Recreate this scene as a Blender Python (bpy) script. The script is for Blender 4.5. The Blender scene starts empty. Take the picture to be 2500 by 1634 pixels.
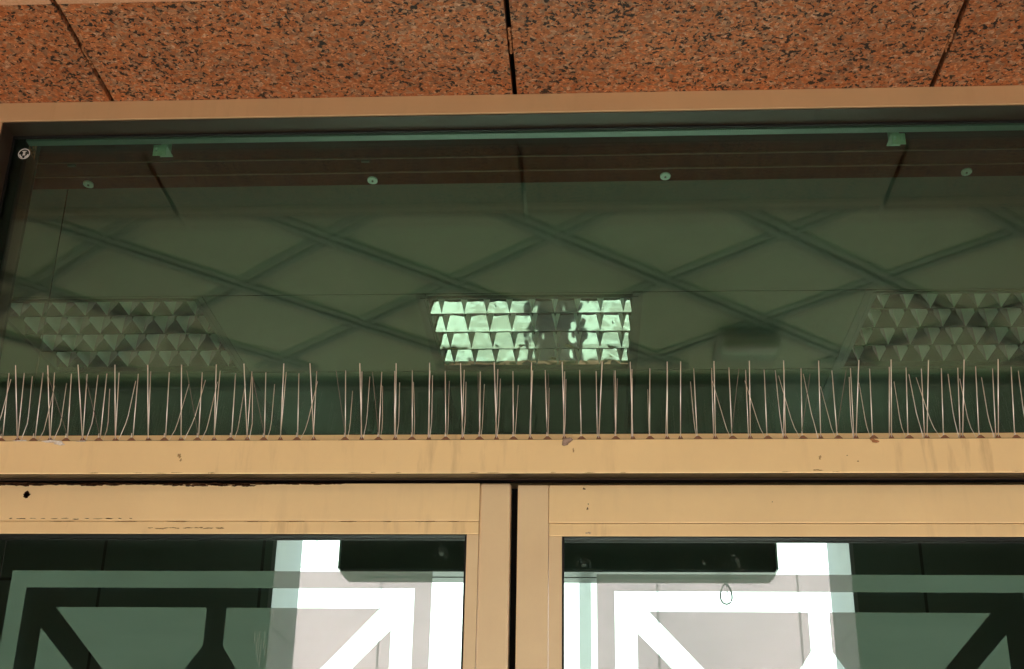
import bpy, math, random
from mathutils import Vector, Matrix
R = math.radians
sc = bpy.context.scene

# ------------------------------------------------------------------ camera
CAM = Vector((0.0, -1.87, 1.6))
yaw, pitch, roll = R(3.528), R(24.001), R(1.006)
fw = Vector((-math.sin(yaw)*math.cos(pitch), math.cos(yaw)*math.cos(pitch), math.sin(pitch)))
rt = Vector((math.cos(yaw), math.sin(yaw), 0)); up = rt.cross(fw)
rt2 = math.cos(roll)*rt + math.sin(roll)*up
up2 = -math.sin(roll)*rt + math.cos(roll)*up
cd = bpy.data.cameras.new('camera'); cam = bpy.data.objects.new('camera', cd)
sc.collection.objects.link(cam); sc.camera = cam
cam.matrix_world = Matrix(((rt2.x, up2.x, -fw.x, CAM.x), (rt2.y, up2.y, -fw.y, CAM.y), (rt2.z, up2.z, -fw.z, CAM.z), (0, 0, 0, 1)))
cd.sensor_width = 36; cd.lens = 46.09; cd.clip_start = 0.05; cd.clip_end = 600

# ------------------------------------------------------------------ world, sun, exposure
SUN_EL, SUN_AZ = 48, 12            # sun stands over the street, behind the photographer
w = bpy.data.worlds.new('World'); sc.world = w; w.use_nodes = True
nt = w.node_tree; bg = nt.nodes['Background']
sky = nt.nodes.new('ShaderNodeTexSky'); sky.sky_type = 'NISHITA'; sky.sun_disc = False
sky.sun_elevation = R(SUN_EL); sky.sun_rotation = R(180 + SUN_AZ)
nt.links.new(sky.outputs[0], bg.inputs[0]); bg.inputs[1].default_value = 0.15
sl = bpy.data.lights.new('sun', 'SUN'); sl.energy = 5.0; sl.angle = R(0.53); sl.color = (1.0, 0.93, 0.82)
so = bpy.data.objects.new('sun', sl); sc.collection.objects.link(so)
sd = Vector((-math.sin(R(SUN_AZ))*math.cos(R(SUN_EL)), -math.cos(R(SUN_AZ))*math.cos(R(SUN_EL)), math.sin(R(SUN_EL))))
so.rotation_euler = sd.to_track_quat('Z', 'Y').to_euler(); so.location = (0, -20, 20)
sc.view_settings.view_transform = 'Standard'; sc.view_settings.look = 'None'
sc.view_settings.gamma = 1; sc.view_settings.exposure = 2.1
sc.render.engine = 'CYCLES'
cy = sc.cycles
cy.max_bounces = 10; cy.diffuse_bounces = 5; cy.glossy_bounces = 5; cy.transparent_max_bounces = 40
cy.transmission_bounces = 8; cy.sample_clamp_indirect = 6.0; cy.caustics_reflective = False; cy.caustics_refractive = False
try:
    cy.use_denoising = True; cy.denoiser = 'OPENIMAGEDENOISE'
except Exception:
    pass

# ------------------------------------------------------------------ helpers
class MB:
    def __init__(s): s.v = []; s.f = []
    def add(s, vs, fs):
        n = len(s.v); s.v += [tuple(p) for p in vs]; s.f += [tuple(i+n for i in f) for f in fs]; return s
    def box(s, x0, x1, y0, y1, z0, z1):
        return s.add([(x0,y0,z0),(x1,y0,z0),(x1,y1,z0),(x0,y1,z0),(x0,y0,z1),(x1,y0,z1),(x1,y1,z1),(x0,y1,z1)],
                     [(0,3,2,1),(4,5,6,7),(0,1,5,4),(1,2,6,5),(2,3,7,6),(3,0,4,7)])
    def slab(s, pts, y0, y1):
        """polygon in the x-z plane (counter-clockwise seen from -y), extruded in y"""
        n = len(pts); a = [(x, y0, z) for x, z in pts]; b = [(x, y1, z) for x, z in pts]
        return s.add(a+b, [tuple(range(n)), tuple(range(2*n-1, n-1, -1))] + [(i, i+n, (i+1) % n+n, (i+1) % n) for i in range(n)])
    def plate(s, pts, z0, z1):
        n = len(pts); a = [(x, y, z0) for x, y in pts]; b = [(x, y, z1) for x, y in pts]
        return s.add(a+b, [tuple(range(n-1, -1, -1)), tuple(range(n, 2*n))] + [(i, (i+1) % n, (i+1) % n+n, i+n) for i in range(n)])
    def tube(s, pts, r, n=6, r1=None, closed=False):
        pts = [Vector(p) for p in pts]; m = len(pts); rings = []
        for i, p in enumerate(pts):
            a = pts[i-1] if (i or closed) else p; b = pts[(i+1) % m] if (i < m-1 or closed) else p
            d = (b-a).normalized(); q = Vector((0,0,1)) if abs(d.z) < .9 else Vector((1,0,0))
            e = d.cross(q).normalized(); g = d.cross(e)
            rr = r if r1 is None else r+(r1-r)*i/(m-1)
            rings.append([p + (e*math.cos(2*math.pi*k/n)+g*math.sin(2*math.pi*k/n))*rr for k in range(n)])
        vs = [v for rg in rings for v in rg]; fs = []
        for i in range(m if closed else m-1):
            j = (i+1) % m
            for k in range(n): fs.append((i*n+k, i*n+(k+1) % n, j*n+(k+1) % n, j*n+k))
        if not closed: fs += [tuple(range(n-1,-1,-1)), tuple(range((m-1)*n, m*n))]
        return s.add(vs, fs)

def ob(name, mb, mat, parent=None, smooth=False, bevel=0, seg=2):
    me = bpy.data.meshes.new(name)
    off = Vector((0,0,0))
    p = parent
    while p is not None: off += Vector(p.location); p = p.parent
    me.from_pydata([tuple(Vector(v)-off) for v in mb.v], [], mb.f); me.validate(); me.update()
    import bmesh
    bm = bmesh.new(); bm.from_mesh(me); bmesh.ops.recalc_face_normals(bm, faces=bm.faces); bm.to_mesh(me); bm.free()
    if smooth: me.shade_smooth()
    me.materials.append(mat)
    o = bpy.data.objects.new(name, me); sc.collection.objects.link(o)
    if parent: o.parent = parent
    if bevel:
        b = o.modifiers.new('bevel', 'BEVEL'); b.width = bevel; b.segments = seg; b.limit_method = 'ANGLE'; b.angle_limit = R(40)
        b.harden_normals = False
    return o
def tag(o, label=None, cat=None, group=None, kind=None):
    if label: o['label'] = label
    if cat: o['category'] = cat
    if group: o['group'] = group
    if kind: o['kind'] = kind
    return o
def empty(name, loc, label, cat, group=None):
    o = bpy.data.objects.new(name, None); sc.collection.objects.link(o); o.location = loc; o.empty_display_size = .05
    return tag(o, label, cat, group)
def copy_tree(o, loc, parent=None):
    c = o.copy(); sc.collection.objects.link(c)
    if parent: c.parent = parent
    if loc is not None: c.location = loc
    for ch in list(o.children): copy_tree(ch, None, c)
    return c

# ------------------------------------------------------------------ materials
def mat(name, col, rough=.5, metal=0, spec=.5):
    m = bpy.data.materials.new(name); m.use_nodes = True
    b = m.node_tree.nodes['Principled BSDF']
    b.inputs['Base Color'].default_value = (*col, 1); b.inputs['Roughness'].default_value = rough
    b.inputs['Metallic'].default_value = metal; b.inputs['Specular IOR Level'].default_value = spec
    return m
def nodes(m): return m.node_tree.nodes, m.node_tree.links, m.node_tree.nodes['Principled BSDF']
def N(m, t, **kw):
    n = m.node_tree.nodes.new(t)
    for k, v in kw.items():
        if k in n.inputs: n.inputs[k].default_value = v
        else: setattr(n, k, v)
    return n
def coords(m, scale=(1,1,1)):
    g = m.node_tree.nodes.new('ShaderNodeNewGeometry')
    mp = m.node_tree.nodes.new('ShaderNodeMapping'); mp.inputs['Scale'].default_value = scale
    m.node_tree.links.new(g.outputs['Position'], mp.inputs['Vector']); return mp.outputs[0]
def ramp(m, src, stops):
    r = m.node_tree.nodes.new('ShaderNodeValToRGB'); m.node_tree.links.new(src, r.inputs[0])
    e = r.color_ramp.elements
    while len(e) < len(stops): e.new(.5)
    for i, (p, c) in enumerate(stops):
        e[i].position = p; e[i].color = (*c, 1) if len(c) == 3 else c
    return r.outputs[0]
def mix(m, fac, a, b, mode='MIX'):
    x = m.node_tree.nodes.new('ShaderNodeMix'); x.data_type = 'RGBA'; x.blend_type = mode
    for i, v in ((0, fac), (6, a), (7, b)):
        if hasattr(v, 'links'): m.node_tree.links.new(v, x.inputs[i])
        elif i == 0: x.inputs[0].default_value = v
        else: x.inputs[i].default_value = (*v, 1)
    return x.outputs[2]
W = (1,1,1); K = (0,0,0)

def anodised(name, col, dirt, rough=.38, streak=1.0, metal=.5):
    """champagne anodised aluminium: faint brushed grain, run-down streaks and specks of dirt"""
    m = mat(name, col, rough, metal); ns, L, b = nodes(m)
    v1 = coords(m, (38, 38, 5.5)); n1 = N(m, 'ShaderNodeTexNoise', Scale=1.0, Detail=5.0, Roughness=.6); L.new(v1, n1.inputs['Vector'])
    v2 = coords(m, (1, 1, 1)); n2 = N(m, 'ShaderNodeTexNoise', Scale=2.3, Detail=4.0); L.new(v2, n2.inputs['Vector'])
    n3 = N(m, 'ShaderNodeTexNoise', Scale=130.0, Detail=6.0, Roughness=.7); L.new(v2, n3.inputs['Vector'])
    n4 = N(m, 'ShaderNodeTexNoise', Scale=9.0, Detail=8.0, Roughness=.75); L.new(v2, n4.inputs['Vector'])
    s1 = ramp(m, n1.outputs[0], [(.54, K), (.74, W)]); s2 = ramp(m, n2.outputs[0], [(.42, K), (.62, W)])
    mu = N(m, 'ShaderNodeMath', operation='MULTIPLY'); L.new(s1, mu.inputs[0]); L.new(s2, mu.inputs[1])
    mu2 = N(m, 'ShaderNodeMath', operation='MULTIPLY'); L.new(mu.outputs[0], mu2.inputs[0]); mu2.inputs[1].default_value = .55*streak
    c1 = mix(m, mu2.outputs[0], col, dirt)
    lo = tuple(x*.96 for x in col); hi = tuple(min(1, x*1.03) for x in col)
    base = ramp(m, n4.outputs[0], [(.3, lo), (.7, hi)])
    c0 = mix(m, mu2.outputs[0], base, dirt)
    sp = ramp(m, n3.outputs[0], [(.715, K), (.74, W)])
    c2 = mix(m, sp, c0, tuple(x*.25 for x in dirt))
    L.new(c2, b.inputs['Base Color'])
    rr = N(m, 'ShaderNodeMapRange'); L.new(n4.outputs[0], rr.inputs[0]); rr.inputs[3].default_value = rough-.06; rr.inputs[4].default_value = rough+.14
    L.new(rr.outputs[0], b.inputs['Roughness'])
    vb = coords(m, (6, 6, 700)); nb = N(m, 'ShaderNodeTexNoise', Scale=1.0, Detail=2.0); L.new(vb, nb.inputs['Vector'])
    bu = N(m, 'ShaderNodeBump', Strength=.05, Distance=.001); L.new(nb.outputs[0], bu.inputs['Height']); L.new(bu.outputs[0], b.inputs['Normal'])
    return m
GOLD = anodised('anodised_gold', (.98, .725, .40), (.38, .22, .09))
GOLD2 = anodised('anodised_gold_clean', (.98, .73, .41), (.45, .28, .12), streak=.35)
STILE = anodised('anodised_stile', (.99, .755, .48), (.5, .33, .17), rough=.3, streak=.2)
GOLD_SHADE = anodised('anodised_gold_shaded', (.62, .415, .22), (.30, .17, .08), rough=.42, streak=.4)  # darker copy of the gold, with the shade below the soffit painted in
def vertical_grain(m):
    for n in m.node_tree.nodes:
        if n.type == 'MAPPING' and abs(n.inputs['Scale'].default_value[2]-700) < 1: n.inputs['Scale'].default_value = (700, 700, 5)
vertical_grain(STILE)
DARKB = mat('dark_bronze', (.05, .03, .018), .45, .3)
RUB = mat('black_rubber', (.006, .005, .005), .6, 0, .25)
BLACK = mat('black_void', (.01, .009, .008), .9, 0, .1)

def granite():
    m = mat('red_granite', (.35, .13, .06), .42, 0, .18); ns, L, b = nodes(m)
    v = coords(m); 
    nd = N(m, 'ShaderNodeTexNoise', Scale=70.0, Detail=3.0); L.new(v, nd.inputs['Vector'])
    ad = N(m, 'ShaderNodeVectorMath', operation='MULTIPLY_ADD'); L.new(nd.outputs['Color'], ad.inputs[0]); ad.inputs[1].default_value = (.012,)*3; L.new(v, ad.inputs[2])
    vo = N(m, 'ShaderNodeTexVoronoi', Scale=150.0); L.new(ad.outputs[0], vo.inputs['Vector'])
    vo2 = N(m, 'ShaderNodeTexVoronoi', Scale=330.0); L.new(ad.outputs[0], vo2.inputs['Vector'])
    sep = N(m, 'ShaderNodeSeparateColor'); L.new(vo.outputs['Color'], sep.inputs[0])
    sep2 = N(m, 'ShaderNodeSeparateColor'); L.new(vo2.outputs['Color'], sep2.inputs[0])
    feld = ramp(m, sep.outputs[0], [(0, (.46,.145,.052)), (.35, (.56,.20,.078)), (.62, (.58,.235,.105)), (.85, (.47,.25,.14)), (1, (.62,.36,.22))])
    fine = ramp(m, sep2.outputs[0], [(0, (.62,.62,.62)), (.5, (1,1,1)), (.80, (1.0,1.02,1.05)), (.9, (1.35,1.5,1.6)), (1, (1.6,1.9,2.1))])
    c = mix(m, .75, feld, fine, 'MULTIPLY')
    # grey quartz
    qz = ramp(m, sep.outputs[1], [(.80, K), (.84, W)])
    qm = N(m, 'ShaderNodeMath', operation='MULTIPLY'); L.new(qz, qm.inputs[0]); qm.inputs[1].default_value = .55
    c = mix(m, qm.outputs[0], c, (.20, .125, .085))
    # black mica flecks gathered in clusters
    nc = N(m, 'ShaderNodeTexNoise', Scale=24.0, Detail=3.0, Roughness=.6); L.new(v, nc.inputs['Vector'])
    nf = N(m, 'ShaderNodeTexNoise', Scale=128.0, Detail=3.0, Roughness=.62, Distortion=.25); L.new(ad.outputs[0], nf.inputs['Vector'])
    add = N(m, 'ShaderNodeMath', operation='MULTIPLY_ADD'); L.new(nc.outputs[0], add.inputs[0]); add.inputs[1].default_value = .30; L.new(nf.outputs[0], add.inputs[2])
    fl = ramp(m, add.outputs[0], [(.728, K), (.738, W)])
    c = mix(m, fl, c, (.004, .004, .005))
    fl2 = ramp(m, add.outputs[0], [(.695, K), (.73, (.45,.45,.45))])
    c = mix(m, fl2, c, (.07, .05, .04))
    # broad tonal drift
    nb = N(m, 'ShaderNodeTexNoise', Scale=3.0, Detail=3.0); L.new(v, nb.inputs['Vector'])
    dr = ramp(m, nb.outputs[0], [(.3, (.84,.84,.86)), (.7, (1.1,1.07,1.03))])
    c = mix(m, 1.0, c, dr, 'MULTIPLY')
    oi = ns.new('ShaderNodeObjectInfo'); ov = ramp(m, oi.outputs['Random'], [(0, (.86,.84,.84)), (1, (1.06,1.08,1.1))]); c = mix(m, 1.0, c, ov, 'MULTIPLY')
    L.new(c, b.inputs['Base Color'])
    bu = N(m, 'ShaderNodeBump', Strength=.12, Distance=.001); L.new(nf.outputs[0], bu.inputs['Height']); L.new(bu.outputs[0], b.inputs['Normal'])
    return m
GRAN = granite()

def glass(name, tint, refl=.04, rough=.0, specks=0.0):
    """one face of a float-glass pane: tinted see-through plus a facing-dependent mirror (cheap to trace, no refraction)"""
    m = bpy.data.materials.new(name); m.use_nodes = True; ns = m.node_tree.nodes; L = m.node_tree.links; ns.clear()
    out = ns.new('ShaderNodeOutputMaterial'); tr = ns.new('ShaderNodeBsdfTransparent'); gl = ns.new('ShaderNodeBsdfGlossy')
    tr.inputs[0].default_value = (*tint, 1); gl.inputs['Roughness'].default_value = rough
    lw = ns.new('ShaderNodeLayerWeight'); lw.inputs[0].default_value = .5
    p = N(m, 'ShaderNodeMath', operation='POWER'); L.new(lw.outputs['Facing'], p.inputs[0]); p.inputs[1].default_value = 5
    q = N(m, 'ShaderNodeMath', operation='MULTIPLY_ADD'); L.new(p.outputs[0], q.inputs[0]); q.inputs[1].default_value = 1-refl; q.inputs[2].default_value = refl
    mx = ns.new('ShaderNodeMixShader'); L.new(q.outputs[0], mx.inputs[0]); L.new(tr.outputs[0], mx.inputs[1]); L.new(gl.outputs[0], mx.inputs[2])
    last = mx.outputs[0]
    if specks:
        v = coords(m); vo = N(m, 'ShaderNodeTexVoronoi', Scale=42.0); L.new(v, vo.inputs['Vector'])
        sc1 = N(m, 'ShaderNodeSeparateColor'); L.new(vo.outputs['Color'], sc1.inputs[0])
        th = N(m, 'ShaderNodeMath', operation='MULTIPLY'); L.new(sc1.outputs[0], th.inputs[0]); th.inputs[1].default_value = .055
        ls = N(m, 'ShaderNodeMath', operation='LESS_THAN'); L.new(vo.outputs['Distance'], ls.inputs[0]); L.new(th.outputs[0], ls.inputs[1])
        sel = N(m, 'ShaderNodeMath', operation='GREATER_THAN'); L.new(sc1.outputs[1], sel.inputs[0]); sel.inputs[1].default_value = .72
        a = N(m, 'ShaderNodeMath', operation='MULTIPLY'); L.new(ls.outputs[0], a.inputs[0]); L.new(sel.outputs[0], a.inputs[1])
        a2 = N(m, 'ShaderNodeMath', operation='MULTIPLY'); L.new(a.outputs[0], a2.inputs[0]); a2.inputs[1].default_value = .35
        nz = N(m, 'ShaderNodeTexNoise', Scale=7.0, Detail=7.0, Roughness=.7); L.new(v, nz.inputs['Vector'])
        hz = ramp(m, nz.outputs[0], [(.45, K), (.85, (specks,)*3)])
        s = N(m, 'ShaderNodeMath', operation='MAXIMUM'); L.new(a2.outputs[0], s.inputs[0]); L.new(hz, s.inputs[1])
        df = ns.new('ShaderNodeBsdfDiffuse'); df.inputs[0].default_value = (.35,.37,.33,1)
        m2 = ns.new('ShaderNodeMixShader'); L.new(s.outputs[0], m2.inputs[0]); L.new(last, m2.inputs[1]); L.new(df.outputs[0], m2.inputs[2]); last = m2.outputs[0]
    L.new(last, out.inputs[0]); return m
G_OUT = glass('tinted_glass', (.77, .925, .84), .040, .0, .004)
G_IN = glass('inner_glass', (.90, .97, .925), .040, .012)
G_DOOR = glass('door_glass', (.885, .955, .915), .04, .0, .006)
G_DIN = glass('door_inner_glass', (.95, .99, .97), .04, .0)

def film_mat():
    m = bpy.data.materials.new('frosted_film'); m.use_nodes = True; ns = m.node_tree.nodes; L = m.node_tree.links; ns.clear()
    out = ns.new('ShaderNodeOutputMaterial'); tr = ns.new('ShaderNodeBsdfTransparent'); tr.inputs[0].default_value = (.80, .655, .69, 1)
    df = ns.new('ShaderNodeBsdfDiffuse')
    v = coords(m, (3, 3, 14)); n1 = N(m, 'ShaderNodeTexNoise', Scale=2.0, Detail=5.0); L.new(v, n1.inputs['Vector'])
    c = ramp(m, n1.outputs[0], [(.3, (.36,.54,.50)), (.7, (.40,.60,.56))]); L.new(c, df.inputs[0])
    ad = ns.new('ShaderNodeMixShader'); ad.inputs[0].default_value = .40; L.new(tr.outputs[0], ad.inputs[1]); L.new(df.outputs[0], ad.inputs[2])
    L.new(ad.outputs[0], out.inputs[0]); return m
FILM = film_mat()
def veil(name, col, fac):
    m = bpy.data.materials.new(name); m.use_nodes = True; ns = m.node_tree.nodes; L = m.node_tree.links; ns.clear()
    out = ns.new('ShaderNodeOutputMaterial'); tr = ns.new('ShaderNodeBsdfTransparent'); df = ns.new('ShaderNodeBsdfDiffuse'); df.inputs[0].default_value = (*col, 1)
    mx = ns.new('ShaderNodeMixShader'); mx.inputs[0].default_value = fac; L.new(tr.outputs[0], mx.inputs[1]); L.new(df.outputs[0], mx.inputs[2]); L.new(mx.outputs[0], out.inputs[0]); return m
ETCH = veil('etched_mark', (.45,.65,.58), .07)
SMUDGE = veil('dried_smudge', (.5,.65,.6), .028)
STICK = mat('white_print', (.75, .72, .68), .6)

def perforated():
    m = mat('perforated_spacer', (.20,.22,.20), .42, .55); ns, L, b = nodes(m)
    v = coords(m, (260, 260, 260)); vo = N(m, 'ShaderNodeTexVoronoi', Scale=1.0, Randomness=.12); L.new(v, vo.inputs['Vector'])
    c = ramp(m, vo.outputs['Distance'], [(.2, (.10,.13,.11)), (.34, (.20,.22,.20))]); L.new(c, b.inputs['Base Color']); return m
SPACER = perforated()
def noisy(name, c0, c1, scale=6, rough=.6, metal=0, spec=.4, bump=.0):
    m = mat(name, c0, rough, metal, spec); ns, L, b = nodes(m); v = coords(m)
    n = N(m, 'ShaderNodeTexNoise', Scale=scale, Detail=6.0, Roughness=.62); L.new(v, n.inputs['Vector'])
    c = ramp(m, n.outputs[0], [(.32, c0), (.68, c1)]); L.new(c, b.inputs['Base Color'])
    if bump:
        bu = N(m, 'ShaderNodeBump', Strength=bump, Distance=.002); L.new(n.outputs[0], bu.inputs['Height']); L.new(bu.outputs[0], b.inputs['Normal'])
    return m
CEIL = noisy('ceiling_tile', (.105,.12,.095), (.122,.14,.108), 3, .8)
CEILJ = noisy('ceiling_rail_paint', (.045,.05,.04), (.055,.06,.048), 8, .6)
MAROON = noisy('maroon_steel', (.050,.009,.008), (.070,.013,.011), 5, .9, .0, .0)
ZINC = noisy('zinc_plate', (.50,.58,.52), (.62,.70,.64), 60, .45, .2)
WALLIN = noisy('interior_wall', (.035,.04,.034), (.05,.055,.045), 2, .9, 0, .05)
REVEAL = noisy('white_reveal', (.36,.37,.37), (.42,.43,.42), 4, .55)
def court_mat():
    m = mat('court_cladding', (.8,.8,.8), .8); ns, L, b = nodes(m); g_ = ns.new('ShaderNodeNewGeometry')
    sx = N(m, 'ShaderNodeSeparateXYZ'); L.new(g_.outputs['Position'], sx.inputs[0]); cx_ = N(m, 'ShaderNodeCombineXYZ'); L.new(sx.outputs[0], cx_.inputs[0]); L.new(sx.outputs[2], cx_.inputs[1])
    br = N(m, 'ShaderNodeTexBrick', Scale=1.0, offset=.5); br.inputs['Color1'].default_value = (.82,.83,.83,1); br.inputs['Color2'].default_value = (.66,.68,.69,1)
    br.inputs['Mortar'].default_value = (.33,.34,.34,1); br.inputs['Mortar Size'].default_value = .010; br.inputs['Brick Width'].default_value = 1.05; br.inputs['Row Height'].default_value = 1.35
    L.new(cx_.outputs[0], br.inputs['Vector'])
    n = N(m, 'ShaderNodeTexNoise', Scale=.9, Detail=5.0); L.new(g_.outputs['Position'], n.inputs['Vector'])
    d = ramp(m, n.outputs[0], [(.3, (.72,.74,.76)), (.7, (1,1,1))]); c = mix(m, 1.0, br.outputs[0], d, 'MULTIPLY'); L.new(c, b.inputs['Base Color']); return m
COURT = court_mat()
BOXM = noisy('dark_green_casing', (.035,.06,.05), (.05,.08,.065), 9, .45)
BOXL = noisy('casing_lip', (.09,.13,.105), (.12,.16,.13), 9, .4)
FLOOR = noisy('hall_floor', (.17,.16,.14), (.21,.19,.17), 3, .35)
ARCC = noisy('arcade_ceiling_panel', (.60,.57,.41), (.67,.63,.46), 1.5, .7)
ARCG = mat('arcade_groove', (.30,.30,.24), .6)
LAMPW = mat('lamp_white', (.85,.90,.72), .4)
LAMPD = mat('lamp_plate', (.36,.32,.25), .5)
STEEL = mat('stainless_wire', (1.0,.92,.86), .33, .55)
FOOT = noisy('brown_foot', (.16,.07,.035), (.26,.13,.07), 300, .5)
BASEP = noisy('dusty_base', (.25,.17,.10), (.40,.28,.17), 150, .6)
GRIME = noisy('black_grime', (.02,.010,.006), (.10,.045,.02), 250, .9, 0, .1)
DROP = noisy('dropping_white', (.55,.47,.42), (.85,.80,.76), 260, .8, 0, .3, .3)
FLUFF = noisy('feather_grey', (.26,.18,.14), (.42,.32,.27), 220, .9, 0, .1, .5)
MORT = noisy('crumbled_mortar', (.30,.12,.05), (.55,.28,.14), 160, .9, 0, .1, .6)
MIRR = None
def mirror_mat():
    m = mat('polished_reflector', (.62,.39,.50), .03, 1.0); ns, L, b = nodes(m); v = coords(m, (1,1,1))
    n = N(m, 'ShaderNodeTexNoise', Scale=16.0, Detail=1.0, Distortion=.4); L.new(v, n.inputs['Vector'])
    bu = N(m, 'ShaderNodeBump', Strength=.17, Distance=.006); L.new(n.outputs[0], bu.inputs['Height']); L.new(bu.outputs[0], b.inputs['Normal'])
    return m
MIRR = mirror_mat()
BLADE = mat('satin_blade', (.50,.52,.47), .42, .5)
HOUS = mat('lamp_housing', (.03,.03,.025), .5)

def paving():
    m = mat('paving', (.5,.45,.38), .7); ns, L, b = nodes(m); v = coords(m)
    br = N(m, 'ShaderNodeTexBrick', Scale=1.0, offset=.5); br.inputs['Color1'].default_value = (.56,.49,.40,1); br.inputs['Color2'].default_value = (.42,.37,.30,1)
    br.inputs['Mortar'].default_value = (.24,.21,.18,1); br.inputs['Mortar Size'].default_value = .012; br.inputs['Brick Width'].default_value = .6; br.inputs['Row Height'].default_value = .6
    L.new(v, br.inputs['Vector'])
    n = N(m, 'ShaderNodeTexNoise', Scale=1.3, Detail=8.0); L.new(v, n.inputs['Vector'])
    d = ramp(m, n.outputs[0], [(.3, (.8,.8,.8)), (.7, (1.05,1.05,1.05))]); c = mix(m, 1.0, br.outputs[0], d, 'MULTIPLY'); L.new(c, b.inputs['Base Color']); return m
PAVE = paving()

rnd = random.Random(7)
def blob_pts(cx, cz, rx, rz, seed, n=22, rough=.35):
    r = random.Random(seed); ph = [r.uniform(0, 6.28) for _ in range(4)]
    out = []
    for k in range(n):
        a = 2*math.pi*k/n
        q = 1 + rough*(.5*math.sin(2*a+ph[0]) + .4*math.sin(3*a+ph[1]) + .35*math.sin(5*a+ph[2]) + .3*math.sin(9*a+ph[3])) + r.uniform(-.5,.5)*rough*.5
        out.append((cx+rx*q*math.cos(a), cz+rz*q*math.sin(a)))
    return out

# ================================================================== SETTING
tag(ob('ground', MB().box(-250, 250, -250, 250, -.3, 0), PAVE), 'pale square paving in front of the entrance', kind='structure')
tag(ob('hall_floor', MB().box(-3.6, 3.6, .1, 3.43, .004, .012), FLOOR), 'dull stone floor inside the hall', kind='structure')

bd = MB()
for yy in (-5.0, -6.3, -7.6, -8.9): bd.box(-14, 14, yy-.17, yy+.17, .001, .004)
for k in range(-9, 10): bd.box(k*1.3-.15, k*1.3+.15, -10.2, -4.8, .0012, .008)
tag(ob('reflection_band', bd, noisy('pale_reflection_band', (.72,.68,.60), (.80,.76,.68), 2, .7)), 'added grid of pale bands patterning the louvre reflections', kind='structure')  # bands added to give the louvre mirrors their two-tone pattern
ROADM = noisy('asphalt', (.055,.055,.055), (.085,.083,.08), 3, .85)
tag(ob('road', MB().box(-250, 250, -17.5, -10.4, .001, .004), ROADM), 'asphalt road beyond the paving', kind='structure')
tag(ob('kerb', MB().box(-250, 250, -10.4, -10.25, .0, .12), noisy('kerb_stone', (.42,.41,.39), (.52,.5,.47), 6, .8)), 'pale stone kerb along the road', kind='structure')
LN = mat('line_paint', (.75,.75,.72), .7)
tag(ob('road_marking', MB().box(-250, 250, -13.98, -13.84, .006, .009), LN), 'white painted line along the road', kind='structure')
# arcade ceiling outside: pale panels divided by a diagonal grid of double grooves (seen mirrored in the fanlight)
arc = tag(ob('arcade_ceiling', MB().box(-7, 7, -4.3, -.315, 3.4, 3.55), ARCC), 'pale panelled arcade ceiling in front of the entrance', kind='structure')
g = MB()
def strip(p, q, wd, z0, z1):
    d = Vector((q[0]-p[0], q[1]-p[1])); n = Vector((-d.y, d.x)).normalized()*wd/2
    g.plate([(p[0]+n.x, p[1]+n.y), (p[0]-n.x, p[1]-n.y), (q[0]-n.x, q[1]-n.y), (q[0]+n.x, q[1]+n.y)], z0, z1)
tag(ob('darkening_soffit', MB().box(-7, 7, -4.301, -2.42, 3.36, 3.399), noisy('dim_soffit', (.17,.19,.15), (.21,.23,.18), 2, .85)), 'added dark soffit that darkens the mirrored arcade ceiling', kind='structure')  # unseen soffit added to darken the reflection behind the spikes
tag(ob('sky_blocking_beam', MB().box(-7, 7, -4.6, -4.302, 2.66, 3.549), noisy('dark_blocker', (.05,.055,.045), (.07,.075,.06), 2, .9, 0, .1)), 'added dark beam keeping the sky out of the door reflections', kind='structure')  # unseen beam added to block the sky from the door reflections
ZC = 3.4; DX, DY = .66, .60; X0, Y0 = -.0865, -1.346
def clip_line(sx, k):
    # line y = Y0 + sx*(DY/DX)*(x - X0 - k*DX)
    pts = []
    for y in (-2.32, -.33):
        x = X0 + k*DX + (y-Y0)/(sx*DY/DX); pts.append((x, y))
    return pts
for s, zz in ((1, ZC-.006), (-1, ZC-.010)):
    for k in range(-9, 10):
        (xa, ya), (xb, yb) = clip_line(s, k)
        if max(xa, xb) < -7 or min(xa, xb) > 7: continue
        for off in (-.021, .021):
            strip((xa+off*1.35, ya), (xb+off*1.35, yb), .024, zz, ZC-.0005)
gr = ob('grid_channel', g, ARCG, arc)

# building shell above and around the entrance
bl = empty('entrance_building', (0, 0, 0), 'granite clad building round the gold framed entrance', 'building')
ob('facade_wall', MB().box(-7, -1.06, .0, .25, 0, 3.42).box(.86, 7, .0, .25, 0, 3.42), GRAN, bl)
ob('upper_wall', MB().box(-7, 7, -.005, .12, 2.93, 3.42), BLACK, bl)
ob('roof_slab', MB().box(-7, 7, -4.6, 3.43, 3.56, 4.2), WALLIN, bl)
for xa in (-3.8, 3.6): ob('interior_wall', MB().box(xa, xa+.2, .25, 3.43, 0, 3.3), WALLIN, bl)
def rear_mat():
    m = mat('rear_wall_tile', (.07,.085,.072), .5); ns, L, b = nodes(m); g_ = ns.new('ShaderNodeNewGeometry')
    sx = N(m, 'ShaderNodeSeparateXYZ'); L.new(g_.outputs['Position'], sx.inputs[0]); cx_ = N(m, 'ShaderNodeCombineXYZ'); L.new(sx.outputs[0], cx_.inputs[0]); L.new(sx.outputs[2], cx_.inputs[1])
    br = N(m, 'ShaderNodeTexBrick', Scale=1.0, offset=0.0); br.inputs['Color1'].default_value = (.17,.23,.20,1); br.inputs['Color2'].default_value = (.145,.195,.17,1)
    br.inputs['Mortar'].default_value = (.04,.045,.04,1); br.inputs['Mortar Size'].default_value = .006; br.inputs['Brick Width'].default_value = .62; br.inputs['Row Height'].default_value = .46
    L.new(cx_.outputs[0], br.inputs['Vector']); L.new(br.outputs[0], b.inputs['Base Color']); return m
REAR = rear_mat()
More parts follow.
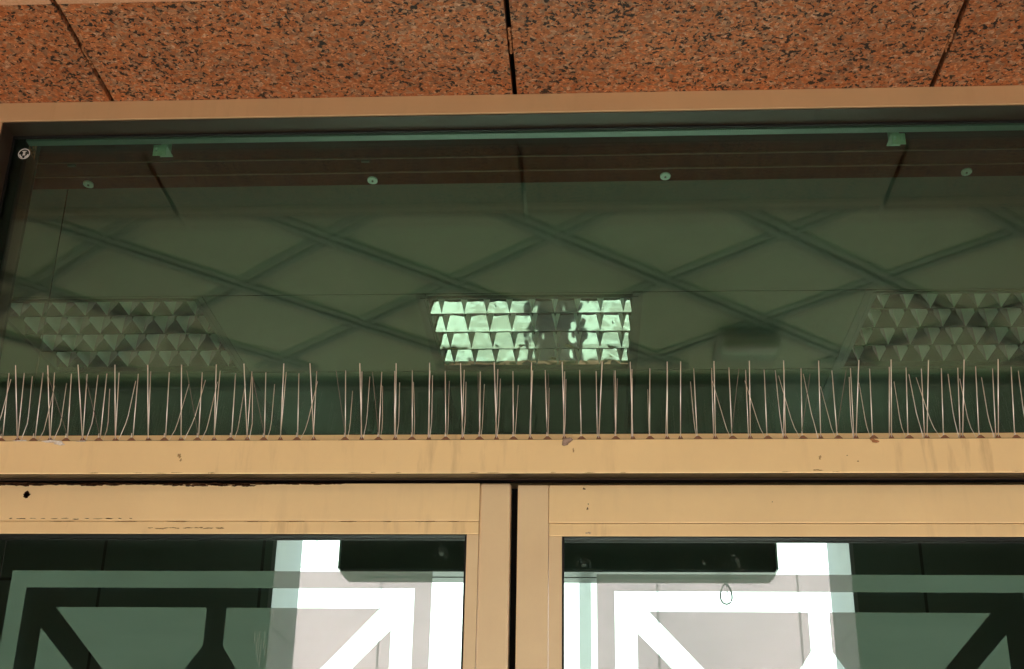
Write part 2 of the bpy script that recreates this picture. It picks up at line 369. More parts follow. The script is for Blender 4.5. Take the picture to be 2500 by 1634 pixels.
ob('rear_wall', MB().box(-3.6, -1.2, 3.0, 3.43, 0, 3.3).box(.988, 3.6, 3.0, 3.43, 0, 3.3).box(-1.2, .988, 3.0, 3.43, 3.16, 3.3), REAR, bl)
ob('passage_reveal', MB().box(-1.203, -1.188, 2.99, 3.435, 0, 3.155), REVEAL, bl)
ob('passage_reveal', MB().box(.976, .991, 2.99, 3.435, 0, 3.155), REVEAL, bl)
JD = mat('joint_dark', (.10,.10,.08), .8)
for s, x in ((-1, -1.1875), (1, .9755)):
    for z in (2.00, 2.585, 3.1): ob('reveal_joint', MB().box(min(x, x-s*.001), max(x, x-s*.001), 2.991, 3.434, z, z+.004), JD, bl)

hc = MB().box(-3.6, 3.6, .12, 1.652, 3.3, 3.34).box(-3.6, 3.6, 2.232, 2.995, 3.3, 3.34)
for xa, xb in ((-3.6, -1.826), (-1.168, -.498), (.158, .842), (1.500, 3.6)): hc.box(xa, xb, 1.652, 2.232, 3.3, 3.34)
for xa, xb in ((-3.6, -1.062), (.862, 3.6)): ob('inner_lining', MB().box(xa, xb, .252, .27, .012, 3.299), WALLIN, bl)
tag(ob('hall_ceiling', hc, CEIL), 'dim greenish hall ceiling behind the fanlight', kind='structure')
court = empty('courtyard_wall', (0, 8.0, 0), 'sunlit white wall seen through the doors behind the hall', 'wall')
ob('wall_face', MB().box(-7, 7, 8.0, 8.3, 0, 8.2), COURT, court)
ob('coping', MB().box(-7.1, 7.1, 7.95, 8.35, 8.2, 8.28), REVEAL, court)

# pillars of the arcade (they stand behind the camera and show only in reflections)
def pillar(x, lab):
    p = empty('arcade_pillar', (x, -4.45, 0), lab, 'pillar', 'granite pillars of the arcade')
    ob('shaft', MB().box(x-.28, x+.28, -4.73, -4.17, .14, 2.655), GRAN, p, bevel=.01)
    ob('plinth', MB().box(x-.33, x+.33, -4.78, -4.12, 0, .14), GRAN, p, bevel=.008)
pillar(-3.6, 'red granite pillar on the left side of the arcade'); pillar(3.9, 'red granite pillar on the right side of the arcade')

pw = empty('shade_wall', (-2.1, -1.1, 0), 'added granite wall shading the entrance from the left', 'wall', 'added granite shading walls')  # unseen walls added to darken both sides of the frames and ceiling
ob('wall_slab', MB().box(-2.25, -1.98, -1.85, -.33, 0, 3.395), GRAN, pw)
pw = empty('shade_wall', (2.1, -1.1, 0), 'added granite wall shading the entrance from the right', 'wall', 'added granite shading walls')
ob('wall_slab', MB().box(1.98, 2.25, -1.85, -.33, 0, 3.395), GRAN, pw)
kc = empty('photographer_standin', (-.24, -3.6, 0), 'added dark column standing in for the photographer, mirrored as a dark gap in the middle ceiling light', 'column')  # unseen column added to mirror as the photographer's dark shape
DK = noisy('dark_column', (.03,.032,.03), (.045,.045,.04), 5, .6)
ob('shaft', MB().tube([(-.24,-3.6,.1),(-.24,-3.6,2.3)], .21, 28), DK, kc, smooth=False)
ob('cap', MB().tube([(-.24,-3.6,2.3),(-.24,-3.6,2.36),(-.24,-3.6,2.44)], .26, 28, .1), DK, kc)
ob('base', MB().tube([(-.24,-3.6,0),(-.24,-3.6,.1)], .26, 28), DK, kc)
# street front opposite
opp = empty('opposite_building', (0, -26, 0), 'pale street front facing the entrance across the paving', 'building')
OPW = noisy('opposite_render', (.55,.50,.42), (.62,.57,.48), .6, .85); OPG = mat('opposite_glass', (.05,.07,.08), .12)
ob('wall', MB().box(-22, 22, -34, -26, 0, 8), OPW, opp); ob('roof', MB().box(-22.4, 22.4, -34, -25.6, 8, 8.35), REVEAL, opp)
for i in range(9):
    for z in (1.0, 4.4):
        x = -19 + i*4.7
        wf = ob('window', MB().box(x-.9, x+.9, -26, -25.93, z, z+2.2), REVEAL, opp)
        ob('pane', MB().box(x-.8, x+.8, -25.93, -25.915, z+.1, z+2.1), OPG, wf)

LIT_EDGE = noisy('lit_granite', (.62,.33,.19), (.80,.48,.31), 240, .6)  # paler granite: light caught on the slab edge put into the colour
# ================================================================== granite soffit
sf = empty('granite_soffit', (0, 0, 2.8827), 'speckled red granite soffit above the gold window head', 'soffit')
edges = [-2.215, -1.515, -.8170, -.1178, .5815, 1.281, 1.98]
for a, b_ in zip(edges[:-1], edges[1:]):
    ob('slab', MB().box(a+.0042, b_-.0042, -.2645, .10, 2.8832, 2.913), GRAN, sf, bevel=.0006)
    ob('fascia_slab', MB().box(a+.0042, b_-.0042, -.312, -.2665, 2.8832, 3.395), GRAN, sf, bevel=.003)
    ob('lit_edge', MB().box(a+.0046, b_-.0046, -.2920, -.2665, 2.8806, 2.8831), LIT_EDGE, sf, bevel=.0008)
ob('backing', MB().box(-2.3, 2.1, -.274, .10, 2.9135, 2.925), BLACK, sf)
def lumps(x, y0, y1, seed):
    r = random.Random(seed); mb = MB()
    for i in range(16):
        y = y0 + (y1-y0)*i/15; rr = r.uniform(.0015, .0034)
        mb.tube([(x+r.uniform(-.001,.001), y, 2.8885+r.uniform(-.003,.002)), (x+r.uniform(-.001,.001), y+(y1-y0)/12, 2.8885+r.uniform(-.003,.003))], rr, 6)
    ob('mortar_crumb', mb, MORT, sf, smooth=True)
lumps(-.8170, -.150, -.095, 1); lumps(-.1178, -.175, -.112, 2); lumps(.5815, -.150, -.095, 3)

# ================================================================== fanlight (window over the doors)
XL, XR = -1.006, .79
ZB, ZH = 2.2835, 2.8454           # visible glass from bead top to head
fl = empty('fanlight_window', (-.11, 0, ZB), 'wide dark green fanlight under the granite soffit', 'window')
ob('head_frame', MB().box(XL-.05, XR+.05, 0, .05, ZH, 2.8827), GOLD_SHADE, fl, bevel=.0009)
ob('head_gasket', MB().box(XL, XR, .0460, .0518, ZH-.0042, ZH+.01), RUB, fl)
ob('jamb', MB().box(XL-.05, XL, 0.001, .05, ZB-.02, ZH), GOLD_SHADE, fl, bevel=.0009)
ob('jamb', MB().box(XR, XR+.05, 0.001, .05, ZB-.02, ZH), GOLD_SHADE, fl, bevel=.0009)
jl = MB().box(XL, XL+.0015, .004, .05, ZB, ZH-.0005); ob('jamb_lining', jl, DARKB, fl)
ob('jamb_lining', MB().box(XR-.0015, XR, .004, .05, ZB, ZH-.0005), DARKB, fl)
hl = MB().box(XL+.002, XR-.002, .0035, .0458, ZH-.0012, ZH); ob('head_shade_sheet', hl, noisy('head_underside_shade', (.03,.022,.014), (.045,.033,.02), 7, .45, .2), fl)  # dark sheet paints the shade and dark reflection under the head
ob('side_gasket', MB().box(XL, XL+.004, .0463, .0515, ZB, ZH-.003), RUB, fl); ob('side_gasket', MB().box(XR-.004, XR, .0463, .0515, ZB, ZH-.003), RUB, fl)
ob('outer_pane', MB().box(XL+.001, XR-.001, .052, .058, 2.25, 2.856), G_OUT, fl)
# inner pane leans a hair, so mirrored things show doubled
ip = MB().box(XL+.001, XR-.001, .0752, .0812, 2.25, 2.86); ob('inner_pane', ip, G_IN, fl)
ob('spacer_bar', MB().box(XL+.02, XR-.02, .0585, .0747, 2.8418, 2.848), SPACER, fl)
ob('pane_edge_seal', MB().box(XL+.001, XR-.001, .0585, .0747, 2.8485, 2.856).box(XL+.001, XL+.019, .0585, .0747, 2.27, 2.848), RUB, fl)
ob('back_frame', MB().box(XL-.05, XR+.05, .0825, .1, 2.876, 2.93).box(XL-.05, XL-.006, .0825, .16, 2.2, 2.862).box(XR+.006, XR+.05, .0825, .16, 2.2, 2.862), DARKB, fl)
ob('bottom_bead', MB().box(XL, XR, .040, .0515, 2.255, ZB), GOLD, fl, bevel=.0008)
ob('bottom_gasket', MB().box(XL, XR, .0425, .0519, ZB, ZB+.0012), RUB, fl)
# round maker's mark printed on the glass
mk = MB(); cx, cz = -.9817, 2.8114; n = 40
def ring(mb, cx, cz, r0, r1, y0, y1, a0=0, a1=2*math.pi, n=40):
    for k in range(n):
        a = a0+(a1-a0)*k/n; b_ = a0+(a1-a0)*(k+1)/n
        mb.slab([(cx+r0*math.cos(a), cz+r0*math.sin(a)), (cx+r1*math.cos(a), cz+r1*math.sin(a)), (cx+r1*math.cos(b_), cz+r1*math.sin(b_)), (cx+r0*math.cos(b_), cz+r0*math.sin(b_))], y0, y1)
ring(mk, cx, cz, .0093, .0105, .0514, .0519)
for a in list(range(195, 255, 11)) + list(range(290, 350, 11)):
    a = R(a); c_, s_ = math.cos(a), math.sin(a); e = Vector((-s_, c_))*.0006
    mk.slab([(cx+c_*.0064-e.x, cz+s_*.0064-e.y), (cx+c_*.0084-e.x, cz+s_*.0084-e.y), (cx+c_*.0084+e.x, cz+s_*.0084+e.y), (cx+c_*.0064+e.x, cz+s_*.0064+e.y)], .0514, .0519)
for x in (-.0018, -.0004, .0010): mk.slab([(cx+x, cz-.002), (cx+x+.0008, cz-.002), (cx+x+.0008, cz+.0045), (cx+x, cz+.0045)], .0514, .0519)
mk.slab([(cx-.004, cz+.0048), (cx+.004, cz+.0048), (cx+.004, cz+.0056), (cx-.004, cz+.0056)], .0514, .0519)
mk.slab([(cx-.003, cz-.003), (cx+.003, cz-.003), (cx+.003, cz-.0023), (cx-.003, cz-.0023)], .0514, .0519)
ob('maker_mark', mk, STICK, fl)

# steel beam just behind the fanlight, with washers, and two hanging zinc brackets
sb = empty('steel_beam', (-.1, .32, 3.0), 'maroon steel beam behind the top of the fanlight', 'beam')
bm_ = MB().box(-2.2, 2.2, .300, .5, 3.004, 3.29)
ob('beam_body', bm_, MAROON, sb, bevel=.001)
MARL = noisy('maroon_ridge', (.17,.07,.055), (.24,.10,.08), 9, .7)
for yy in (.392, .447): ob('ridge', MB().box(-2.19, 2.19, yy, yy+.0025, 3.0015, 3.0039), MARL, sb)
for x in (-1.047, -.442, .166, .776):
    wz = MB(); nn = 18
    wz.plate([(x+.0105*math.cos(2*math.pi*k/nn), .478+.0135*math.sin(2*math.pi*k/nn)) for k in range(nn)], 3.0005, 3.0039)
    wo = ob('washer', wz, ZINC, sb)
    ob('screw', MB().plate([(x+.0022*math.cos(k), .478+.0028*math.sin(k)) for k in (0,1,2,3,4,5)], 2.9990, 3.0004), DARKB, wo)
for x in (-1.055, -.445):
    ob('clip', MB().box(x-.008, x+.008, .398, .404, 2.9995, 3.0039), CEILJ, sb)
# brackets
for x, lab in ((-.778, 'small zinc bracket with two holes near the left end of the beam'), (.5575, 'small zinc bracket with two holes near the right end of the beam')):
    br = empty('zinc_bracket', (x, .15, 2.88), lab, 'bracket', 'zinc brackets under the beam')
    y0, z0 = .150, 2.8655
    pl = MB()
    # L plate: vertical leaf with an oblong and a round hole, folded leaf above
    xs = [-.012, -.008, -.0045, .0035, .0068, .012]; zs = [0, .009, .0125, .0165, .021]
    def hole(i, j): return (i == 1 and j in (1, 2)) or (i == 3 and j == 1)
    for i in range(5):
        for j in range(4):
            if not hole(i, j+0 if True else 0): pl.box(x+xs[i], x+xs[i+1], y0, y0+.0015, z0+zs[j], z0+zs[j+1])
    pl.box(x-.012, x+.012, y0, y0+.04, z0+.021, z0+.0225)
    ob('leaf', pl, ZINC, br)
    ob('hanger', MB().box(x-.010, x+.010, y0+.030, y0+.0315, z0+.0225, z0+.12), ZINC, br)
cb = MB().tube([(-1.108, .515, 3.29), (-1.106, .515, 2.9), (-1.104, .515, 2.5), (-1.107, .515, 2.0)], .0011, 6)  # thin brown tube drawn as an upright line
tag(ob('upright_line', cb, mat('brown_line', (.05,.02,.015), .6)), 'thin brown upright line behind the left part of the fanlight', 'cable')

# ceiling rails (dark strips running back beside the lamps) and panel joints
cr = MB()
for x0 in (-1.185, -.508, .140, .822): cr.box(x0, x0+.030, 1.635, 2.99, 3.2965, 3.2998)
cr.box(-3.5, 3.5, 1.637, 1.6385, 3.2985, 3.2999).box(-3.5, 3.5, 2.240, 2.244, 3.298, 3.2997)
tag(ob('ceiling_rail', cr, CEILJ), 'dark rails between the recessed ceiling lights', kind='structure')

# ================================================================== ceiling lights with louvres
def wedge_x(mb, x0, x1, yb, zb, h, halfw, n=5):
    """reflector running in x: V section pointing down, gently curved sides"""
    prof = []
    for k in range(n+1):
        t = k/n; prof.append((-halfw*(t**.97), h*t))
    full = prof[::-1] + [(-a, b) for a, b in prof[1:]]
    full = full
    m = len(full); vs = [(x0, yb+a, zb+b) for a, b in full] + [(x1, yb+a, zb+b) for a, b in full]
    mb.add(vs, [(i, i+1, m+i+1, m+i) for i in range(m-1)] + [(m-1, 0, m, 2*m-1)])
def make_light(loc):
    X, Yf = loc   # left front corner of the lamp
    t = empty('ceiling_light', (X+.325, Yf+.285, 3.3), None, 'ceiling light', 'recessed louvre lights in a row')
    Wd, Dp = .628, .55; x0 = X; x1 = X+Wd; y0 = Yf; y1 = Yf+Dp
    ob('housing', MB().box(x0-.012, x0, y0-.010, y1+.010, 3.294, 3.39).box(x1, x1+.012, y0-.010, y1+.010, 3.294, 3.39)
       .box(x0, x1, y0-.010, y0, 3.294, 3.39).box(x0, x1, y1, y1+.010, 3.294, 3.39).box(x0, x1, y0, y1, 3.382, 3.39), HOUS, t)
    rows = 4; pit = Dp/rows
    for i in range(rows):
        mb = MB(); yb = y0 + pit*(i+1) - .002
        wedge_x(mb, x0+.002, x1-.002, yb-.0275, 3.2985, .062, .0275)
        ob('reflector', mb, MIRR, t, smooth=False)
        ob('reflector_edge', MB().box(x0+.002, x1-.002, yb-.0288, yb-.0262, 3.2966, 3.2984), HOUS, t)
    cols = 9; cp = Wd/cols
    for i in range(rows):
        for j in range(cols-1+1):
            xb = x0 + cp*(j+.5) + .006
            ya = y0+pit*i+.001; yb = y0+pit*(i+1)-.03
            mb = MB(); hh, hw = .050, .0135
            vs = [(xb-hw, ya, 3.2990+hh), (xb, ya, 3.2990), (xb+hw, ya, 3.2990+hh), (xb-hw, yb, 3.2990+hh), (xb, yb, 3.2990), (xb+hw, yb, 3.2990+hh)]
            mb.add(vs, [(0,1,4,3), (1,2,5,4), (0,3,5,2), (3,4,5), (0,2,1)])
            lb = ob('louvre_blade', mb, BLADE, t); lb.data.materials.append(HOUS); lb.data.polygons[4].material_index = 1  # front cap coloured dark for the shaded hollow inside the blade
    for i in range(rows):
        yy = y0+pit*(i+.45); ob('tube', MB().tube([(x0+.01, yy, 3.372), (x1-.01, yy, 3.372)], .008, 8), REVEAL, t, smooth=True)
    return t
L0 = make_light((-.484, 1.668)); L0['label'] = 'bright louvre light in the middle of the hall ceiling, mirroring the street'
L1 = copy_tree(L0, (L0.location.x-1.328, L0.location.y-.005, 3.3)); L1['label'] = 'dark louvre light at the left side of the hall ceiling'
L2 = copy_tree(L0, (L0.location.x+1.340, L0.location.y-.010, 3.3)); L2['label'] = 'dark louvre light at the right side of the hall ceiling'

# bulkhead lamp on the arcade ceiling, seen mirrored
la = empty('bulkhead_lamp', (.545, -2.04, 3.4), 'oblong bulkhead lamp mirrored softly right of the middle ceiling light', 'lamp')
ob('lamp_cover', MB().box(.45, .64, -2.075, -1.99, 3.32, 3.372), LAMPW, la, bevel=.02, seg=4)
ob('lamp_plate', MB().box(.437, .655, -2.26, -2.0, 3.378, 3.4), LAMPD, la, bevel=.01)  # darker plate running out past the cover

# ================================================================== transom beam
tb = empty('transom_beam', (-.11, 0, 2.2074), 'gold metal transom beam between the fanlight and the sliding doors', 'beam')
ob('beam_face', MB().box(-1.6, 1.4, 0, .024, 2.2074, 2.2605), GOLD, tb, bevel=.0009)
ob('beam_top', MB().box(-1.6, 1.4, .0242, .12, 2.215, 2.2585), GOLD, tb)
ob('door_track', MB().box(-1.6, 1.4, .0275, .12, 2.170, 2.2148), BLACK, tb) if False else None
ob('track_seal', MB().box(-1.6, 1.4, .0245, .0500, 2.2078, 2.2145), RUB, tb)
ob('beam_shade_sheet', MB().box(-1.599, 1.399, .0012, .0238, 2.2066, 2.2073), noisy('underside_shade_olive', (.035,.026,.014), (.06,.045,.025), 20, .4, .3), tb)  # thin dark sheet painting the shade on the beam's lower face
ob('track_lip', MB().box(-1.6, 1.4, .0268, .0272, 2.2054, 2.2078), DARKB, tb)
ob('rear_baffle', MB().box(-1.6, 1.4, .1005, .12, 2.158, 2.2148), BLACK, tb)
# grime along its lower edge and bits stuck to it
def chips(name, spec, m, parent, y, th=.0005, rough=.5):
    mb = MB()
    for (x, z, rx, rz, s) in spec: mb.slab(blob_pts(x, z, rx, rz, s, rough=rough)[::1], y-th, y+.0001)
    return ob(name, mb, m, parent)
r = random.Random(21)
sp = [(r.uniform(-.95,.68), 2.2084+r.uniform(-.0002,.0006), r.uniform(.001,.008), .0004, 100+i) for i in range(22)]
sp += [(x, z, a, b_, 300+i) for i, (x, z, a, b_) in enumerate([(-.02,2.243,.0012,.003),(-.62,2.236,.0022,.0035),(-.617,2.229,.0013,.002),(.345,2.231,.0016,.003),(.385,2.234,.0009,.0008),(.40,2.225,.001,.0012),(.34,2.2115,.006,.0010)])]
chips('dirt_speck', sp, noisy('brown_dirt', (.30,.18,.08), (.5,.33,.16), 200, .9, 0, .1), tb, 0, .0003)

def droppings(name, lab, cat, pts, m):
    mb = MB()
    for (x, y, z, rx, ry, rz, s) in pts:
        q = blob_pts(0, 0, 1, 1, s, 14, .3); nl = 4; vs = []; fs = []
        for k in range(nl):
            a = math.pi/2*(k/(nl-1)) if k < nl-1 else math.pi/2*.98; c_, s_ = math.cos(a), math.sin(a)
            vs += [(x+rx*u*c_, y-ry*s_, z+rz*v*c_) for u, v in q]
        n_ = len(q)
        for k in range(nl-1):
            for i in range(n_): fs.append((k*n_+i, k*n_+(i+1) % n_, (k+1)*n_+(i+1) % n_, (k+1)*n_+i))
        fs += [tuple(range((nl-1)*n_, nl*n_)), tuple(range(n_-1,-1,-1))]
        mb.add(vs, fs)
    return tag(ob(name, mb, m, smooth=True), lab, cat)
droppings('bird_dropping', 'white bird dropping smeared on the left end of the beam edge', 'dropping',
          [(-.822, .0, 2.2597, .016, .002, .0024, 11), (-.810, .0, 2.2560, .008, .0015, .0028, 12), (-.776, 0, 2.2598, .007, .0016, .001, 13), (-.872, .001, 2.2612, .010, .0025, .0012, 14)], DROP)
droppings('feather', 'grey downy feather stuck on the beam edge below the middle of the spikes', 'feather',
          [(-.030, -.0005, 2.2575, .0072, .003, .0060, 31), (-.033, -.001, 2.2530, .004, .002, .003, 32), (-.025, -.001, 2.2605, .004, .002, .0025, 34)], FLUFF)
droppings('dried_leaf', 'tan scrap of dried leaf on the beam edge under the right hand spikes', 'leaf',
          [(.428, -.0005, 2.2560, .0050, .0015, .0028, 41), (.424, 0, 2.2588, .004, .0015, .0015, 42)], MORT)

# ================================================================== bird spikes
DIMW = mat('dim_wire', (.22,.18,.15), .5, .6)  # darker copy of the wire metal, its dim reflection painted into the colour
def wire(mb_pts, parent, r=.00078, m=None): return ob('wire', MB().tube(mb_pts, r*.80, 6), m or STEEL, parent, smooth=True)
def strip_of_spikes(x_start, n, first_type, lab, seed, pitch=.02575, lean=0.0, splay=.005):
    rr = random.Random(seed)
    xa = x_start-.010; xb = x_start+pitch*(n-1)+.010
    t = empty('bird_spike_strip', ((xa+xb)/2, .018, 2.2606), lab, 'bird spikes', 'bird spike strips along the beam')
    zt = 2.2607
    base = MB().box(xa, xb, .004, .036, zt, zt+.0016)
    ob('base_strip', base, BASEP, t)
    J = lambda s: rr.uniform(-s, s)
    for i in range(n):
        x = x_start+pitch*i; A = (i+first_type) % 2 == 0
        fm = MB(); w0, w1 = (.0042, .0014) if A else (.0072, .0016)
        fm.add([(x-w0, .0035, zt+.001), (x+w0, .0035, zt+.001), (x+w1, .0035, zt+.0062), (x-w1, .0035, zt+.0062), (x-w0, .026, zt+.001), (x+w0, .026, zt+.001), (x+w1, .026, zt+.0062), (x-w1, .026, zt+.0062)],
               [(0,1,2,3), (7,6,5,4), (0,4,5,1), (1,5,6,2), (2,6,7,3), (3,7,4,0)])
        ob('foot', fm, FOOT, t)
        z = zt+.003
        if A:
            tx = x+J(.0035)+(.006 if rr.random() < .12 else 0); f = rr.uniform(-.010, .007)
            wire([(x, .0045, z), (tx, -.047+f, z+.1035+f*.35)], t, .00094)
            if rr.random() < .93:
                tx = x+J(.0045); wire([(x-.002, .0105, z), (tx, -.012+J(.005), z+.1045+J(.0015))], t, .00084)
            if rr.random() < .72:
                tx = x+lean+J(splay); yy = rr.uniform(.004, .024); zz = rr.uniform(.098, .110)
                wire([(x-.001, .018, z), (x+(tx-x)*.25, .024+yy*.3, z+.034), (x+(tx-x)*.42, .021+yy*.42, z+.047), (tx, yy, z+zz)], t, .00072)
        else:
            wire([(x-.0012, .0045, z), (x-.0012, .0042, z+.0105)], t, .00094)
            if rr.random() < .55:
                wire([(x-.0012, .0052, z+.004), (x-.001, .003, z+.012), (x+J(.004), -.090+J(.008), z+.070+J(.003))], t, .00046, DIMW)
            tx = x+J(.0035); wire([(x-.0005, .0105, z), (tx, -.012+J(.004), z+.1045+J(.002))], t, .0009)
            if rr.random() < .8:
                tx = x+lean*1.2+J(splay); yy = rr.uniform(.022, .043); zz = rr.uniform(.090, .110)
                wire([(x, .019, z), (x+(tx-x)*.25, .034, z+.026), (x+(tx-x)*.4, .036, z+.042), (tx, yy, z+zz)], t, .00068)
    return t
strip_of_spikes(-.4161-.02575*25, 26, 1, 'left bird spike strip, ending at the bare gap on the beam', 4, lean=.007, splay=.015)
strip_of_spikes(-.3680, 20, 1, 'middle bird spike strip, above the meeting door stiles', 9)
strip_of_spikes(.1410, 26, 0, 'right bird spike strip, below the dark right hand louvre light', 5, .02605, -.013, .012)

# ================================================================== sliding doors
def film_piece(pts, cx, dz, y, parent, mir=False, name='film_panel'):
    q = [((-u if mir else u)+cx, z+dz) for u, z in pts]
    if mir: q = q[::-1]
    ob(name, MB().slab(q, y, y+.0003), FILM, parent)
def door(side, lab):
    dz = 0 if side == 'L' else -.0031
    if side == 'L': x0, x1, cxf = -1.005, -.1145, -.5532
    else: x0, x1, cxf = -.1042, .79, .3350
    ms = (-.1611, -.1145) if side == 'L' else (-.1042, -.0577)   # meeting stile
    os_ = (x0, x0+.0467) if side == 'L' else (x1-.0467, x1)
    gx0, gx1 = (os_[1]+.0185, ms[0]-.0185) if side == 'L' else (ms[1]+.0200, os_[0]-.0185)
    t = empty('sliding_door', ((x0+x1)/2, .03, 0), lab, 'door', 'pair of sliding glass doors')
    ZT = 2.2013+dz
    ob('top_rail', MB().box(min(ms[1], os_[1]) + .0004, max(ms[0], os_[0]) - .0004, .0305, .0705, 2.1430+dz, ZT), GOLD2, t, bevel=.0006)
    st = ob('stile', MB().box(ms[0], ms[1], .0285 if side == 'L' else .0302, .0725, .02, ZT+.0003), STILE, t, bevel=.004 if side == 'L' else .0012, seg=3)
    ob('stile', MB().box(os_[0], os_[1], .0302, .0725, .02, ZT), STILE, t, bevel=.0012)
    ob('bottom_rail', MB().box(min(ms[1], os_[1]) + .0004, max(ms[0], os_[0]) - .0004, .0305, .0705, .02, .12), GOLD2, t, bevel=.0006)
    zt, zb = 2.1230+dz, .14
    bx0, bx1 = min(ms[1], os_[1])+.0006, max(ms[0], os_[0])-.0006
    ob('glazing_bead', MB().box(bx0, bx1, .0318, .045, zt, 2.1422+dz), GOLD, t, bevel=.0007)
    ob('glazing_bead', MB().box(bx0, gx0, .0320, .045, zb, zt-.0004), STILE, t, bevel=.0007)
    ob('glazing_bead', MB().box(gx1, bx1, .0320, .045, zb, zt-.0004), STILE, t, bevel=.0007)
    gk = MB().box(gx0, gx1, .0335, .0518, zt-.0016, zt-.0002).box(gx0, gx0+.003, .0335, .0518, zb, zt-.0017).box(gx1-.003, gx1, .0335, .0518, zb, zt-.0031)
    ob('gasket', gk, RUB, t)
    ob('outer_pane', MB().box(gx0-.004, gx1+.004, .0522, .0572, zb, zt+.004), G_DOOR, t)
    ob('inner_pane', MB().box(gx0-.004, gx1+.004, .0662, .0702, zb, zt+.004), G_DIN, t)
    ob('edge_seal', MB().box(gx0-.003, gx1+.003, .0576, .0659, zt-.0010, zt+.004), RUB, t)
    # frosted film on the inside of the outer pane
    y = .0574; H, B = .3215, .0258
    zt0, zc = 2.0722, 1.7525
    for rep in (0, 1):
        o_ = -rep*.70
        zT, zBm = zt0, zc-.321
        fb = MB()
        fb.slab([(cxf-H, zT-B+dz+o_), (cxf+H, zT-B+dz+o_), (cxf+H, zT+dz+o_), (cxf-H, zT+dz+o_)], y, y+.0003)
        fb.slab([(cxf-H, zBm+dz+o_), (cxf-H+B, zBm+dz+o_), (cxf-H+B, zT-B+dz+o_), (cxf-H, zT-B+dz+o_)], y, y+.0003)
        fb.slab([(cxf+H-B, zBm+dz+o_), (cxf+H, zBm+dz+o_), (cxf+H, zT-B+dz+o_), (cxf+H-B, zT-B+dz+o_)], y, y+.0003)
        ob('film_border', fb, FILM, t)
        top = [(-.2459, 2.0168), (-.0775-.0135, 1.851), (-.0150, 1.9600), (-.0150, 2.0168)]
        sidep = [(-.2636, 1.9860), (-.2636, 2*zc-1.9860), (-.0300-.12, zc-.109), (-.122, zc-.05), (-.122, zc+.05), (-.150, zc+.115)]
        for mir in (False, True):
            film_piece(top, cxf, dz+o_, y, t, mir)
            film_piece(sidep, cxf, dz+o_, y, t, mir)
            film_piece([(u, 2*zc-z) for u, z in top[::-1]], cxf, dz+o_, y, t, mir)
    # etched round safety mark
    em = MB(); ex, ez = (-.2192, 2.0975) if side == 'L' else (-.0055, 2.0812)
    ring(em, ex, ez, .0096, .0103, .0517, .0521)
    em.slab([(ex-.0042, ez+.0030), (ex-.0028, ez-.0030), (ex+.0040, ez-.0030), (ex+.0040, ez+.0022)], .0517, .0521)
    em.slab([(ex-.0060, ez+.0055), (ex-.0060, ez+.0042), (ex+.0060, ez+.0042), (ex+.0060, ez+.0055)], .0517, .0521)
    ob('etched_mark', em, ETCH, t)
    return t, dz
dl, _ = door('L', 'left sliding glass door with grime along its top rail')
dr_, _ = door('R', 'right sliding glass door with the clean top rail and hanging wire behind')
ob('brush_seal', MB().box(-.1143, -.1046, .055, .066, .02, 2.2), BLACK, dl)
# grime on the left door: run of black mould under the beam, a burnt spot, scuffs
r = random.Random(3); sp = []
for i in range(46):
    x = -.99 + i*.0135; kk = 1 - i/46
    sp.append((x, 2.2010-.0006*r.random(), .009+.006*r.random(), .0010+.0020*kk*r.random(), 500+i))
for i in range(16): sp.append((-.63+i*.008+r.uniform(-.004,.004), 2.1985+r.uniform(-.0009,.001), r.uniform(.003,.008), r.uniform(.0007,.0018), 560+i))
for i in range(12): sp.append((-.88+i*.017, 2.1455+r.uniform(-.001,.001), r.uniform(.002,.006), r.uniform(.0003,.0007), 600+i))
chips('grime_line', sp, GRIME, dl, .0303, .0004)
sp = [(-.66+i*.0085+r.uniform(-.003,.003), 2.1315+r.uniform(-.001,.0015), r.uniform(.002,.006), r.uniform(.0004,.0009), 630+i) for i in range(14)]
sp += [(x, 2.1418, r.uniform(.006,.02), .0005, 700+i) for i, x in enumerate([-.8,-.7,-.62,-.5,-.44,-.36,-.3,-.24,-.2])]
chips('scuff', sp, noisy('brown_scuff', (.20,.11,.05), (.4,.25,.11), 200, .9, 0, .1), dl, .0316, .0004)
chips('burnt_spot', [(-.8612, 2.1838, .0050, .0052, 77), (-.8612, 2.1838, .0060, .0025, 78), (-.861, 2.1838, .002, .0062, 79)], GRIME, dl, .0303, .0005, .22)
chips('dirt_speck', [(-.0045, 2.1925, .0018, .0014, 81), (.0005, 2.1615, .0010, .0024, 82), (.0018, 2.1685, .0006, .0012, 83), (.275, 2.172, .0006, .0006, 84)], GRIME, dr_, .0303, .0003)
chips('pale_patch', [(.0015, 2.1246, .0036, .0014, 85)], noisy('pale_dirt', (.45,.32,.22), (.6,.45,.33), 200, .8), dr_, .0316, .0004)
# dried runs and smears on the glass
sm = MB()
for i, x in enumerate([-.4905,-.4865,-.4835,-.4800,-.4760,-.4730]):
    z = 1.981-.004*i*(i % 2); l = [.018,.030,.044,.040,.026,.018][i]; sm.slab([(x-.0005, z-l), (x+.0007, z-l), (x+.0004, z), (x-.0004, z)], .0518, .0521)
ob('dried_run', sm, veil('run_white', (.7,.85,.78), .12), dl)
sm = MB(); r = random.Random(8)
for i in range(40):
    x = r.gauss(.185, .030); z = 2.082 + r.gauss(0, .009); sm.slab(blob_pts(x, z, r.uniform(.0006,.003), r.uniform(.0006,.0025), 900+i, 10), .0518, .0521)
for i in range(26): sm.slab(blob_pts(.215+i*.0007+r.uniform(-.002,.002), 2.097-i*.0013+r.uniform(-.002,.002), r.uniform(.0008,.003), r.uniform(.0006,.002), 950+i, 10), .0515, .0518)
ob('dried_smear', sm, SMUDGE, dr_)

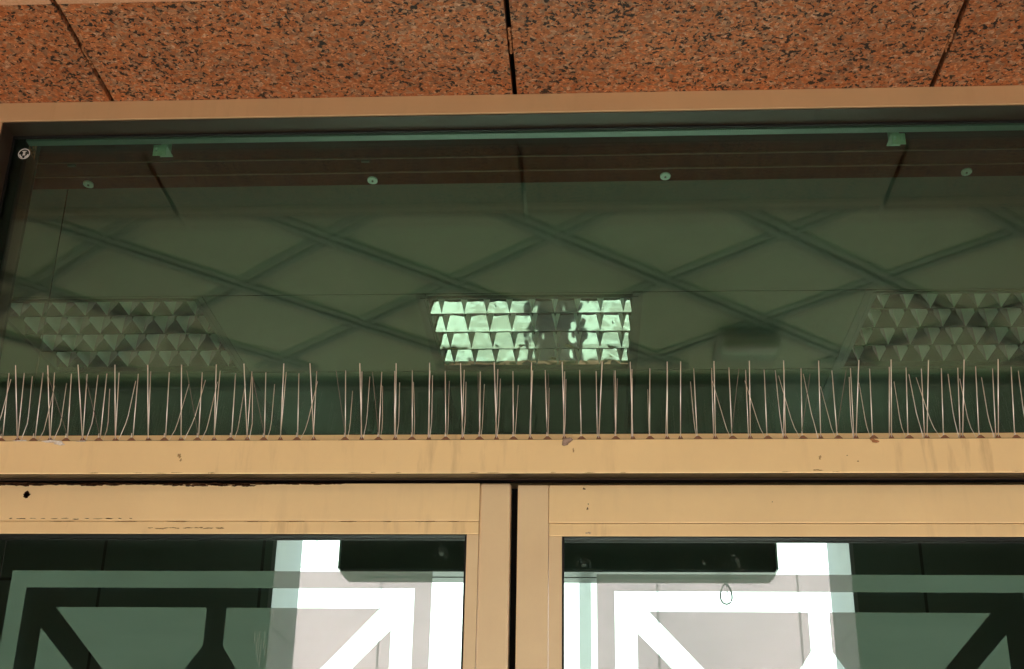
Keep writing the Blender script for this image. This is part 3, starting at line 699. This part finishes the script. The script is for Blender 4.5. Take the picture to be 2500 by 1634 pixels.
# ================================================================== inside the hall
ac = empty('air_curtain', (-.12, 2.9, 2.75), 'dark green air curtain box hanging in the bright passage', 'air curtain')
KS = 1.0435
def zs_(z): return 1.6+(z-1.6)*KS
x0, x1 = -.845*KS, .632*KS
y = 2.69
ob('casing', MB().box(x0, x1, y, y+.178, 2.722, 3.24), BOXM, ac, bevel=.006)
ob('outlet_panel', MB().box(x0+.004, x1-.004, y+.006, y+.174, 2.7190, 2.7216), BOXL, ac, bevel=.001)
ob('outlet_slot', MB().box(x0+.06, x1-.06, y+.085, y+.095, 2.7182, 2.7189), BLACK, ac)
ob('wall_mount', MB().box(x0+.3, x1-.3, y+.178, 3.0, 2.95, 3.2), BOXM, ac)
PG = mat('pale_green_highlight', (.55,.75,.66), .4)  # pale strips paint a highlight along the casing ends
ob('end_highlight', MB().box(x0-.008, x0-.0005, y+.01, y+.17, 2.73, 3.2), PG, ac)
ob('end_highlight', MB().box(x1+.0005, x1+.008, y+.01, y+.17, 2.73, 3.2), PG, ac)
wy = y+.165; K2 = 1.0785; za_ = lambda z: 1.6+(z-1.6)*K2
wl = MB().tube([(.4620*K2, wy, za_(2.634))] + [((.4610+.024*math.sin(a)*(.55+.45*(1-math.cos(a))/2))*K2, wy, za_(2.634-.068*(1-math.cos(a))/2)) for a in [i*math.pi/11 for i in range(1, 22)]] + [(.4600*K2, wy, za_(2.634))], .0030, 6)
wl.tube([(.4640*K2, wy, za_(2.634)), (.4650*K2, wy-.003, za_(2.60)), (.4630*K2, wy-.003, za_(2.585))], .0015, 6)
tag(ob('wire_loop', wl, mat('cable_green', (.02,.05,.04), .5), smooth=True), 'thin cable loop dangling below the air curtain box', 'cable')
gd = empty('inner_glass_door', (0, 3.2, 0), 'pale green edge of an inner glass door beyond the right sliding door', 'door')
ob('stile', MB().box(-.033, .012, 3.1, 3.14, .01, 3.1), veil('frosted_stile', (.55,.66,.56), .52), gd)
ob('glass_edge', MB().box(.0125, .034, 3.105, 3.118, .01, 3.1), veil('mint_glass_edge', (.5,.85,.7), .3), gd)
